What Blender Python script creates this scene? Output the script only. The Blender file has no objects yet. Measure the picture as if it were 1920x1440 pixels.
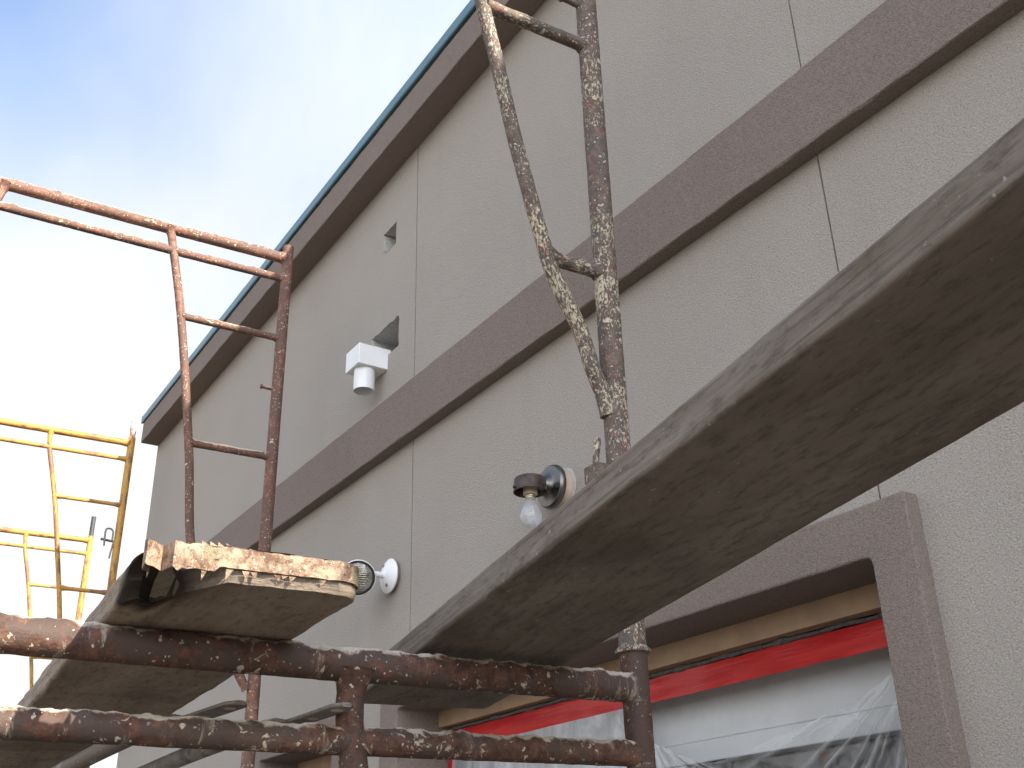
import bpy, math, random
from mathutils import Vector, Matrix, noise
random.seed(7)
scene = bpy.context.scene
COL = scene.collection
EYE = 1.65                       # eye height above the ground; geometry below is measured from the eye

# ------------------------------------------------------------------ camera
cam_data = bpy.data.cameras.new('camera')
cam = bpy.data.objects.new('camera', cam_data)
COL.objects.link(cam)
M = ((-0.546, 0.376, 0.748), (-0.837, -0.219, -0.501), (-0.024, -0.900, 0.435))
R = Matrix(((M[0][0], -M[0][1], -M[0][2]), (M[1][0], -M[1][1], -M[1][2]), (M[2][0], -M[2][1], -M[2][2])))
q = R.to_quaternion(); q.normalize()
cam.matrix_world = Matrix.Translation((0, 0, EYE)) @ q.to_matrix().to_4x4()
cam_data.sensor_width = 36.0
cam_data.lens = 2003.0 / 1920.0 * 36.0
cam_data.clip_start = 0.02
cam_data.clip_end = 2000
scene.camera = cam

# ------------------------------------------------------------------ light
SUN_TO = Vector((-1.50, -0.42, 1.0)).normalized()          # direction towards the sun
EXPOSURE = 1.33
scene.view_settings.view_transform = 'Standard'
scene.view_settings.look = 'None'
scene.view_settings.gamma = 1.0
scene.view_settings.exposure = EXPOSURE
sun_data = bpy.data.lights.new('sun', 'SUN')
sun_data.energy = 5.0
sun_data.angle = math.radians(0.55)
sun_data.color = (1.0, 0.90, 0.76)
sun = bpy.data.objects.new('sun', sun_data)
COL.objects.link(sun)
sun.rotation_euler = SUN_TO.to_track_quat('Z', 'Y').to_euler()
sun.location = (-8, -5, 14)

world = bpy.data.worlds.new('World')
scene.world = world
world.use_nodes = True


def N(nt, kind, **kw):
    n = nt.nodes.new(kind)
    for k, v in kw.items():
        if k.startswith('i_'):
            key = k[2:]
            key = int(key) if key.isdigit() else key.replace('_', ' ')
            s = n.inputs[key]
            if hasattr(v, 'is_output') or isinstance(v, bpy.types.NodeSocket):
                nt.links.new(v, s)
            else:
                s.default_value = v
        else:
            setattr(n, k, v)
    return n


def mth(nt, op, a, b=None, c=None, clamp=False):
    n = nt.nodes.new('ShaderNodeMath'); n.operation = op; n.use_clamp = clamp
    for i, v in enumerate((a, b, c)):
        if v is None: continue
        if isinstance(v, bpy.types.NodeSocket): nt.links.new(v, n.inputs[i])
        else: n.inputs[i].default_value = v
    return n.outputs[0]


def sstep(nt, v, lo, hi, to0=0.0, to1=1.0):
    n = nt.nodes.new('ShaderNodeMapRange'); n.interpolation_type = 'SMOOTHSTEP'
    nt.links.new(v, n.inputs[0])
    for i, x in enumerate((lo, hi, to0, to1)): n.inputs[i + 1].default_value = x
    return n.outputs[0]


def mix(nt, f, a, b, mode='MIX'):
    n = nt.nodes.new('ShaderNodeMix'); n.data_type = 'RGBA'; n.blend_type = mode
    for s, v in ((n.inputs[0], f), (n.inputs[6], a), (n.inputs[7], b)):
        if isinstance(v, bpy.types.NodeSocket): nt.links.new(v, s)
        elif isinstance(v, (int, float)): s.default_value = v
        else: s.default_value = (*v, 1) if len(v) == 3 else v
    return n.outputs[2]


def noi(nt, vec, scale, detail=4, rough=.55, dist=0.0, out=0):
    n = nt.nodes.new('ShaderNodeTexNoise')
    nt.links.new(vec, n.inputs['Vector'])
    n.inputs['Scale'].default_value = scale; n.inputs['Detail'].default_value = detail
    n.inputs['Roughness'].default_value = rough; n.inputs['Distortion'].default_value = dist
    return n.outputs[out]


def scl(nt, vec, s, off=(0, 0, 0)):
    n = nt.nodes.new('ShaderNodeMapping')
    nt.links.new(vec, n.inputs[0]); n.inputs['Scale'].default_value = s; n.inputs['Location'].default_value = off
    return n.outputs[0]


wt = world.node_tree
wt.nodes.clear()
sky = N(wt, 'ShaderNodeTexSky', sky_type='NISHITA', sun_disc=False)
sky.sun_elevation = math.asin(SUN_TO.z)
sky.sun_rotation = math.atan2(SUN_TO.x, SUN_TO.y)
sky.air_density = 1.0; sky.dust_density = 0.5; sky.ozone_density = 2.2
tcw = N(wt, 'ShaderNodeTexCoord').outputs['Generated']
sep = N(wt, 'ShaderNodeSeparateXYZ', i_0=tcw)
# thin high cloud: projected on a flat layer overhead so it stretches towards the horizon
zc = mth(wt, 'MAXIMUM', sep.outputs[2], 0.06)
cx = mth(wt, 'DIVIDE', sep.outputs[0], zc); cy = mth(wt, 'DIVIDE', sep.outputs[1], zc)
cv = N(wt, 'ShaderNodeCombineXYZ', i_0=cx, i_1=cy).outputs[0]
c1 = noi(wt, scl(wt, cv, (.55, .9, 1), (12.13, 15.65, 0)), 1.0, 6, .52, .5)
c2 = noi(wt, scl(wt, cv, (.25, .4, 1), (17.97, -4.67, 0)), 1.0, 3, .5, .2)
cov = mth(wt, 'ADD', mth(wt, 'MULTIPLY', c1, .55), mth(wt, 'MULTIPLY', c2, .75))
thin = mth(wt, 'DIVIDE', .22, zc)                       # longer path through the cloud sheet low down
mask = sstep(wt, mth(wt, 'ADD', cov, thin), .83, 1.26)
# cloud brightness added towards the sun's side, out of view, to light the wall
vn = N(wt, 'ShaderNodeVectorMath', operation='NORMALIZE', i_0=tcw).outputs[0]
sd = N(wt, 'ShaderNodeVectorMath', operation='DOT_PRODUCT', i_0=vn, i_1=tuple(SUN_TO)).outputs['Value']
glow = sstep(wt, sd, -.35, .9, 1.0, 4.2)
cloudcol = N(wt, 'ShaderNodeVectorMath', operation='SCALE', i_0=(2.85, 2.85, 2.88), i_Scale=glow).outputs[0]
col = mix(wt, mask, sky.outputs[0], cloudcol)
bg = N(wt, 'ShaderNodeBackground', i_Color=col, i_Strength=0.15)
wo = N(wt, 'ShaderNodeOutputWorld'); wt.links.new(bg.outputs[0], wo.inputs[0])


# ------------------------------------------------------------------ materials
def new_mat(name):
    m = bpy.data.materials.new(name); m.use_nodes = True
    nt = m.node_tree
    return m, nt, nt.nodes['Principled BSDF']


def bump(nt, b, h, dist, strength=1.0):
    n = N(nt, 'ShaderNodeBump', i_Height=h, i_Distance=dist, i_Strength=strength)
    nt.links.new(n.outputs[0], b.inputs['Normal'])


def objc(nt): return N(nt, 'ShaderNodeTexCoord').outputs['Object']


def stucco(name, a, b, grain=1.0):
    m, nt, p = new_mat(name)
    v = objc(nt)
    g = noi(nt, v, 400, 3, .7)
    fine = noi(nt, v, 520, 2, .6)
    big = noi(nt, v, 1.3, 5, .6)
    strk = noi(nt, scl(nt, v, (9, 9, .5)), 1.0, 4, .6)
    c = mix(nt, sstep(nt, g, .30, .70), a, b)
    c = mix(nt, sstep(nt, fine, .54, .70, 0, .55 * grain), c, tuple(x * .55 for x in a))
    med = noi(nt, v, 230, 2, .5)
    c = mix(nt, sstep(nt, med, .56, .66, 0, .42 * grain), c, tuple(x * .55 for x in a))
    c = mix(nt, sstep(nt, med, .46, .36, 0, .30 * grain), c, tuple(min(1, x * 1.25) for x in b))
    c = mix(nt, sstep(nt, big, .3, .75, 0, .16), c, (a[0] * .72, a[1] * .71, a[2] * .70))
    c = mix(nt, sstep(nt, strk, .52, .75, 0, .06), c, (a[0] * .66, a[1] * .64, a[2] * .62))
    nt.links.new(c, p.inputs['Base Color'])
    p.inputs['Roughness'].default_value = .95
    p.inputs['Specular IOR Level'].default_value = .15
    vor = N(nt, 'ShaderNodeTexVoronoi', i_Vector=v, i_Scale=360.0, feature='SMOOTH_F1')
    h = mth(nt, 'ADD', mth(nt, 'MULTIPLY', g, 1.0), mth(nt, 'MULTIPLY', vor.outputs[0], -.7))
    h = mth(nt, 'ADD', h, mth(nt, 'MULTIPLY', noi(nt, v, 190, 3, .6), .45))
    bump(nt, p, h, .0030 * grain, 1.0)
    return m


def simple(name, colr, rough=.5, metal=0.0, spec=.5, var=.12, scale=40, bmp=0.0):
    m, nt, p = new_mat(name)
    v = objc(nt)
    n = noi(nt, v, scale, 5, .6)
    c = mix(nt, sstep(nt, n, .3, .7), tuple(x * (1 - var) for x in colr), tuple(min(1, x * (1 + var)) for x in colr))
    n2 = noi(nt, v, scale * 4, 3, .6)
    c = mix(nt, sstep(nt, n2, .62, .75, 0, var * 2), c, tuple(x * .5 for x in colr))
    nt.links.new(c, p.inputs['Base Color'])
    r = sstep(nt, n, .3, .7, max(0, rough - .08), min(1, rough + .08)); nt.links.new(r, p.inputs['Roughness'])
    p.inputs['Metallic'].default_value = metal
    p.inputs['Specular IOR Level'].default_value = spec
    if bmp: bump(nt, p, n, bmp)
    return m


def tcv(nt):
    return N(nt, 'ShaderNodeAttribute', attribute_name='tc').outputs['Vector']


def rust(name, dark, light, paint, paint_amt, spl, splat_amt, speck_amt, crust_amt, stretch=.35, seed=0.0, rough=.7,
         paint2=None, paint2_amt=.6, spl_scale=110, pscale=22, smear=0.0):
    """Scaffold tube: rust, old paint, plaster splatter, specks and crust on the upper side."""
    m, nt, p = new_mat(name)
    v = scl(nt, tcv(nt), (1, 1, 1), (seed, seed * .7, seed * 1.3))
    vs = scl(nt, tcv(nt), (1, 1, stretch), (seed * 1.9, seed, seed))
    n1 = noi(nt, v, 60, 6, .65); n2 = noi(nt, v, 14, 5, .6)
    c = mix(nt, sstep(nt, n1, .32, .68), dark, light)
    c = mix(nt, sstep(nt, noi(nt, v, 160, 4, .7), .52, .72, 0, .7), c, tuple(x * .45 for x in dark))
    c = mix(nt, sstep(nt, noi(nt, vs, pscale, 6, .65, .4), .62 - paint_amt * .3, .68 - paint_amt * .3), c, paint)
    if paint2:
        c = mix(nt, sstep(nt, noi(nt, scl(nt, vs, (1, 1, 1), (5, 3, 1)), pscale * 1.4, 6, .68, .5), .70 - paint2_amt * .3, .74 - paint2_amt * .3), c, paint2)
    # splatter: streaky patches
    a = noi(nt, vs, spl_scale, 6, .70, .6)
    gate = noi(nt, v, 9, 3, .5)
    sp = mth(nt, 'ADD', a, mth(nt, 'MULTIPLY', mth(nt, 'SUBTRACT', gate, .5), .55))
    ms = sstep(nt, sp, .72 - splat_amt * .25, .76 - splat_amt * .25)
    # round specks and drips
    warp = N(nt, 'ShaderNodeTexNoise', i_Vector=v, i_Scale=130.0, i_Detail=3.0)
    wv = N(nt, 'ShaderNodeVectorMath', operation='MULTIPLY_ADD', i_0=warp.outputs['Color'], i_1=(.010, .010, .010), i_2=v).outputs[0]
    vd = N(nt, 'ShaderNodeTexVoronoi', i_Vector=scl(nt, wv, (.8, .8, 1.1)), i_Scale=190.0)
    rnd = N(nt, 'ShaderNodeSeparateColor', i_0=vd.outputs['Color'])
    thr = mth(nt, 'MULTIPLY', mth(nt, 'POWER', rnd.outputs[0], 5.0), .50)
    jit = mth(nt, 'MULTIPLY', mth(nt, 'SUBTRACT', noi(nt, v, 260, 3, .6), .5), .35)
    dd = mth(nt, 'SUBTRACT', mth(nt, 'ADD', vd.outputs['Distance'], jit), mth(nt, 'MULTIPLY', thr, speck_amt))
    mk = mth(nt, 'LESS_THAN', dd, 0.0)
    vd2 = N(nt, 'ShaderNodeTexVoronoi', i_Vector=scl(nt, wv, (.7, .7, 1.1), (2, 7, 4)), i_Scale=70.0)
    rnd2 = N(nt, 'ShaderNodeSeparateColor', i_0=vd2.outputs['Color'])
    thr2 = mth(nt, 'MULTIPLY', mth(nt, 'POWER', rnd2.outputs[1], 9.0), .50 * speck_amt)
    mk2 = mth(nt, 'LESS_THAN', mth(nt, 'SUBTRACT', mth(nt, 'ADD', vd2.outputs['Distance'], jit), thr2), 0.0)
    mk2 = mth(nt, 'MULTIPLY', mk2, sstep(nt, noi(nt, v, 130, 4, .6), .36, .5))
    # runs and smears of thin plaster going round the tube
    sm_ = noi(nt, scl(nt, tcv(nt), (.28, .28, 1.0), (seed, 1, seed)), 75, 6, .7, .3)
    sg = noi(nt, scl(nt, tcv(nt), (.3, .3, 1.0), (1, seed, 2)), 5.5, 3, .55)
    msm = mth(nt, 'MULTIPLY', sstep(nt, mth(nt, 'ADD', sm_, mth(nt, 'MULTIPLY', mth(nt, 'SUBTRACT', sg, .5), .6)), .57, .76), smear)
    # crust lying on upward faces
    nz = N(nt, 'ShaderNodeSeparateXYZ', i_0=N(nt, 'ShaderNodeNewGeometry').outputs['Normal']).outputs[2]
    n3 = noi(nt, scl(nt, tcv(nt), (.3, .3, 1.0), (4, seed, 7)), 4.5, 3, .55)
    cr = mth(nt, 'ADD', mth(nt, 'MULTIPLY', nz, .50), mth(nt, 'ADD', mth(nt, 'MULTIPLY', n3, 1.05), mth(nt, 'MULTIPLY', n1, .45)))
    mc = sstep(nt, cr, 1.31 - crust_amt * .3, 1.42 - crust_amt * .3)
    cream = mix(nt, noi(nt, v, 26, 2, .5), spl[0], spl[1])
    cream = mix(nt, sstep(nt, noi(nt, v, 300, 3, .6), .5, .75, 0, .45), cream, tuple(x * .45 for x in spl[1]))
    allm = mth(nt, 'MAXIMUM', mth(nt, 'MAXIMUM', ms, mk), mth(nt, 'MAXIMUM', mth(nt, 'MAXIMUM', mk2, msm), mc))
    c = mix(nt, allm, c, cream)
    nt.links.new(c, p.inputs['Base Color'])
    nt.links.new(mth(nt, 'ADD', mth(nt, 'MULTIPLY', allm, .9 - rough), rough), p.inputs['Roughness'])
    p.inputs['Specular IOR Level'].default_value = .35
    h = mth(nt, 'ADD', mth(nt, 'MULTIPLY', allm, .7), mth(nt, 'MULTIPLY', n1, .6))
    h = mth(nt, 'ADD', h, mth(nt, 'MULTIPLY', noi(nt, v, 240, 3, .6), .35))
    bump(nt, p, h, .0022, .8)
    return m


WHITE_CREAM = ((.72, .66, .55), (.48, .40, .28))
MAT_WALL = stucco('stucco_wall', (.365, .335, .298), (.47, .436, .392))
MAT_BAND = stucco('stucco_band', (.222, .182, .158), (.288, .240, .212))
MAT_FOAM = simple('foam_core', (.46, .45, .42), .95, var=.15, scale=60, bmp=.004)
MAT_TAN = simple('tan_board', (.36, .25, .165), .9, var=.12, scale=14, bmp=.001)
MAT_DARK = simple('joint_gasket', (.035, .042, .055), .8, var=.2)
MAT_CAULK = simple('caulk_lumps', (.085, .08, .075), .9, var=.5, scale=90, bmp=.004)
MAT_CAP = simple('painted_roof_metal', (.105, .20, .245), .42, var=.12, scale=8)
MAT_ROOF = simple('roof_membrane', (.30, .30, .30), .9)
MAT_FRAME_WHITE = simple('white_window_frame', (.55, .58, .60), .5, var=.06, scale=10)
MAT_PVC = simple('white_pvc', (.80, .82, .83), .35, var=.03, scale=12)
MAT_LAMPWHITE = simple('white_enamel', (.82, .83, .85), .35, var=.03, scale=30)
MAT_BLACK = simple('black_gasket', (.02, .02, .022), .6)
MAT_NICKEL = simple('brushed_nickel', (.17, .165, .16), .36, metal=1.0, var=.15, scale=30)
MAT_CUP = simple('stained_metal_cup', (.10, .072, .060), .45, metal=.6, var=.5, scale=28, bmp=.001)
MAT_SOCKET = simple('socket_porcelain', (.50, .44, .33), .5)
MAT_BRASS = simple('socket_brass', (.62, .55, .38), .35, metal=.9)
MAT_MOUNT = simple('mount_ring_primer', (.50, .42, .33), .8, var=.15, scale=25)
MAT_PLASTERDAB = simple('plaster_dab', (.42, .395, .36), .95, var=.1, scale=60, bmp=.003)
MAT_GALV = rust('galvanised_brace', (.16, .15, .135), (.27, .26, .24), (.12, .10, .08), .5, ((.5, .47, .4), (.36, .33, .27)), .15, .35, .15, seed=2.2, rough=.6)
MAT_LOWER = rust('rust_brown_tube', (.052, .027, .019), (.138, .068, .046), (.070, .046, .037), .5, ((.56, .50, .41), (.30, .24, .17)), .40, .72, .82, stretch=.8, seed=.0, smear=.85, spl_scale=75)
MAT_UPPER = rust('mottled_paint_tube', (.085, .064, .052), (.165, .122, .098), (.078, .080, .074), .25, ((.58, .49, .33), (.42, .39, .33)), .66, .9, .60,
                 stretch=.45, seed=3.3, paint2=(.15, .055, .046), paint2_amt=.40, spl_scale=250, pscale=55)
MAT_FAR = rust('red_rust_tube', (.135, .062, .047), (.255, .135, .098), (.13, .075, .058), .5, ((.66, .54, .36), (.55, .45, .32)), .22, .8, .95, stretch=.4, seed=6.1)
MAT_YELLOW = rust('yellow_paint_tube', (.40, .205, .035), (.50, .285, .06), (.45, .25, .055), .4, ((.75, .55, .22), (.30, .12, .05)), .10, .45, .10, stretch=.25, seed=9.4, rough=.5,
                  paint2=(.22, .11, .05), paint2_amt=.62)
MAT_PINSTEEL = simple('pin_steel', (.22, .21, .20), .5, metal=.7, var=.3)


def wood(name, a, b, dark, stain):
    m, nt, p = new_mat(name)
    v = tcv(nt)
    g1 = noi(nt, scl(nt, v, (2.0, 7, 30)), 1.6, 7, .68, .35)
    g2 = noi(nt, scl(nt, v, (4, 22, 170)), 1.0, 6, .68)
    big = noi(nt, scl(nt, v, (2.0, 6, 6)), 1.0, 5, .6)
    blot = noi(nt, scl(nt, v, (24, 46, 46), (1, 4, 2)), 1.0, 9, .80, .3)
    blot = mth(nt, 'ADD', blot, mth(nt, 'MULTIPLY', mth(nt, 'SUBTRACT', noi(nt, scl(nt, v, (3, 6, 6), (7, 4, 2)), 1.0, 4, .6), .5), .55))
    c = mix(nt, sstep(nt, g1, .3, .7), a, b)
    c = mix(nt, sstep(nt, g2, .54, .70, 0, .55), c, dark)
    c = mix(nt, sstep(nt, noi(nt, scl(nt, v, (2.2, 2, 210), (3, 1, 5)), 1.0, 4, .6), .50, .66, 0, .5), c, dark)
    c = mix(nt, sstep(nt, big, .45, .75, 0, .45), c, tuple(x * .7 for x in a))
    c = mix(nt, sstep(nt, blot, .50, .74, 0, stain), c, dark)
    c = mix(nt, sstep(nt, noi(nt, scl(nt, v, (30, 90, 120)), 1.0, 5, .7), .48, .68, 0, .5), c, dark)
    rot = N(nt, 'ShaderNodeAttribute', attribute_name='rot').outputs['Fac']
    c = mix(nt, rot, c, (.022, .017, .012))
    sp = noi(nt, v, 90, 3, .6)
    c = mix(nt, sstep(nt, sp, .68, .74, 0, .5), c, (.5, .48, .43))
    nt.links.new(c, p.inputs['Base Color'])
    p.inputs['Roughness'].default_value = .9
    p.inputs['Specular IOR Level'].default_value = .2
    h = mth(nt, 'ADD', mth(nt, 'MULTIPLY', g1, .6), mth(nt, 'MULTIPLY', g2, .8))
    h = mth(nt, 'ADD', h, mth(nt, 'MULTIPLY', blot, -.5))
    bump(nt, p, h, .0025, .8)
    return m


MAT_PLANK = wood('weathered_plank', (.160, .134, .108), (.235, .208, .18), (.062, .050, .039), .55)
MAT_PLANK_L = wood('weathered_plank_far', (.25, .205, .16), (.36, .30, .24), (.09, .06, .042), .55)


def strap_mat():
    m, nt, p = new_mat('plaster_caked_strap')
    v = objc(nt)
    n1 = noi(nt, v, 45, 6, .7, .4); n2 = noi(nt, v, 130, 5, .65)
    c = mix(nt, sstep(nt, n1, .35, .62), (.105, .055, .034), (.36, .27, .19))
    c = mix(nt, sstep(nt, n2, .52, .66, 0, .8), c, (.15, .075, .045))
    c = mix(nt, sstep(nt, noi(nt, v, 28, 4, .6), .56, .66, 0, .6), c, (.20, .195, .12))
    c = mix(nt, sstep(nt, noi(nt, v, 200, 3, .6), .62, .70), c, (.56, .48, .37))
    c = mix(nt, sstep(nt, noi(nt, v, 70, 6, .75, .5), .60, .70), c, (.035, .022, .016))
    nt.links.new(c, p.inputs['Base Color']); p.inputs['Roughness'].default_value = .8
    bump(nt, p, mth(nt, 'ADD', n1, n2), .004, .9)
    return m


MAT_STRAP = strap_mat()


def tape_mat():
    m, nt, p = new_mat('red_tape')
    v = objc(nt)
    n = noi(nt, scl(nt, v, (3, 10, 26)), 1.0, 4, .6)
    c = mix(nt, sstep(nt, n, .35, .7), (.40, .014, .018), (.54, .030, .028))
    c = mix(nt, sstep(nt, noi(nt, v, 55, 4, .6), .66, .72, 0, .7), c, (.30, .10, .09))
    nt.links.new(c, p.inputs['Base Color']); p.inputs['Roughness'].default_value = .36; p.inputs['Specular IOR Level'].default_value = .4
    bump(nt, p, n, .006, .7)
    return m


MAT_TAPE = tape_mat()


def glass_mat():
    m, nt, p = new_mat('window_glass')
    p.inputs['Base Color'].default_value = (.035, .04, .042, 1)
    p.inputs['Roughness'].default_value = .04
    p.inputs['Specular IOR Level'].default_value = .8
    n = noi(nt, objc(nt), 2.5, 2, .5); bump(nt, p, n, .01, .3)
    return m


MAT_GLASS = glass_mat()


def film_mat(name, opac, colr, rough):
    m, nt, p = new_mat(name)
    out = nt.nodes['Material Output']
    nt.nodes.remove(p)
    v = objc(nt)
    h = noi(nt, scl(nt, v, (14, 14, 9)), 1.0, 6, .6, 1.2)
    bm = N(nt, 'ShaderNodeBump', i_Height=h, i_Distance=.010, i_Strength=.55)
    tr = N(nt, 'ShaderNodeBsdfTransparent')
    df = N(nt, 'ShaderNodeBsdfDiffuse', i_Color=(*colr, 1)); nt.links.new(bm.outputs[0], df.inputs['Normal'])
    tl = N(nt, 'ShaderNodeBsdfTranslucent', i_Color=(*colr, 1))
    gl = N(nt, 'ShaderNodeBsdfGlossy', i_Roughness=rough); nt.links.new(bm.outputs[0], gl.inputs['Normal'])
    fr = N(nt, 'ShaderNodeFresnel', i_IOR=1.45); nt.links.new(bm.outputs[0], fr.inputs['Normal'])
    d2 = N(nt, 'ShaderNodeMixShader', i_0=.35); nt.links.new(df.outputs[0], d2.inputs[1]); nt.links.new(tl.outputs[0], d2.inputs[2])
    veil = sstep(nt, noi(nt, scl(nt, v, (5, 5, 3.2), (2, 0, 1)), 1.0, 5, .6, 1.5), .35, .75, opac * .45, min(1, opac * 1.7))
    fold = N(nt, 'ShaderNodeAttribute', attribute_name='fold').outputs['Fac']      # gathered film lies several layers thick
    veil = mth(nt, 'ADD', veil, mth(nt, 'MULTIPLY', fold, .75), clamp=True)
    s1 = N(nt, 'ShaderNodeMixShader', i_0=veil); nt.links.new(tr.outputs[0], s1.inputs[1]); nt.links.new(d2.outputs[0], s1.inputs[2])
    s2 = N(nt, 'ShaderNodeMixShader', i_0=mth(nt, 'MULTIPLY', fr.outputs[0], 1.5, clamp=True)); nt.links.new(s1.outputs[0], s2.inputs[1]); nt.links.new(gl.outputs[0], s2.inputs[2])
    nt.links.new(s2.outputs[0], out.inputs[0])
    return m


MAT_FILM = film_mat('clear_plastic_film', .085, (.80, .83, .86), .10)
MAT_FILMWHITE = film_mat('milky_plastic_film', .95, (.72, .76, .80), .25)


def ground_mat():
    m, nt, p = new_mat('packed_gravel_ground')
    v = objc(nt)
    n1 = noi(nt, v, .6, 6, .6); n2 = noi(nt, v, 30, 5, .7)
    c = mix(nt, sstep(nt, n1, .3, .7), (.088, .076, .062), (.120, .105, .086))
    c = mix(nt, sstep(nt, n2, .45, .7, 0, .6), c, (.08, .07, .058))
    nt.links.new(c, p.inputs['Base Color']); p.inputs['Roughness'].default_value = .95
    bump(nt, p, n2, .02)
    return m


MAT_GROUND = ground_mat()


def lens_mat():
    m, nt, p = new_mat('ribbed_lamp_lens')
    v = objc(nt)
    w = N(nt, 'ShaderNodeTexWave', i_Vector=v, i_Scale=46.0, i_Distortion=1.0, bands_direction='Z')
    n = noi(nt, v, 30, 4, .6)
    c = mix(nt, sstep(nt, n, .35, .65), (.16, .16, .14), (.46, .45, .40))
    nt.links.new(c, p.inputs['Base Color'])
    p.inputs['Roughness'].default_value = .12; p.inputs['Metallic'].default_value = .55
    p.inputs['Coat Weight'].default_value = 1.0
    bump(nt, p, mth(nt, 'ADD', mth(nt, 'MULTIPLY', w.outputs[1], .4), n), .004, .6)
    return m


MAT_LENS = lens_mat()


def bulb_mat():
    m, nt, p = new_mat('frosted_bulb_glass')
    out = nt.nodes['Material Output']; nt.nodes.remove(p)
    tr = N(nt, 'ShaderNodeBsdfTransparent', i_Color=(.93, .95, .97, 1))
    df = N(nt, 'ShaderNodeBsdfDiffuse', i_Color=(.80, .83, .86, 1))
    gl = N(nt, 'ShaderNodeBsdfGlossy', i_Roughness=.08)
    s1 = N(nt, 'ShaderNodeMixShader', i_0=sstep(nt, noi(nt, objc(nt), 8, 1, .5), .3, .7, .20, .27))
    nt.links.new(tr.outputs[0], s1.inputs[1]); nt.links.new(df.outputs[0], s1.inputs[2])
    lw = N(nt, 'ShaderNodeLayerWeight', i_Blend=.28)
    s2 = N(nt, 'ShaderNodeMixShader', i_0=mth(nt, 'ADD', mth(nt, 'MULTIPLY', lw.outputs['Facing'], .5), .04, clamp=True))
    nt.links.new(s1.outputs[0], s2.inputs[1]); nt.links.new(gl.outputs[0], s2.inputs[2])
    nt.links.new(s2.outputs[0], out.inputs[0])
    return m


MAT_BULB = bulb_mat()


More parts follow.
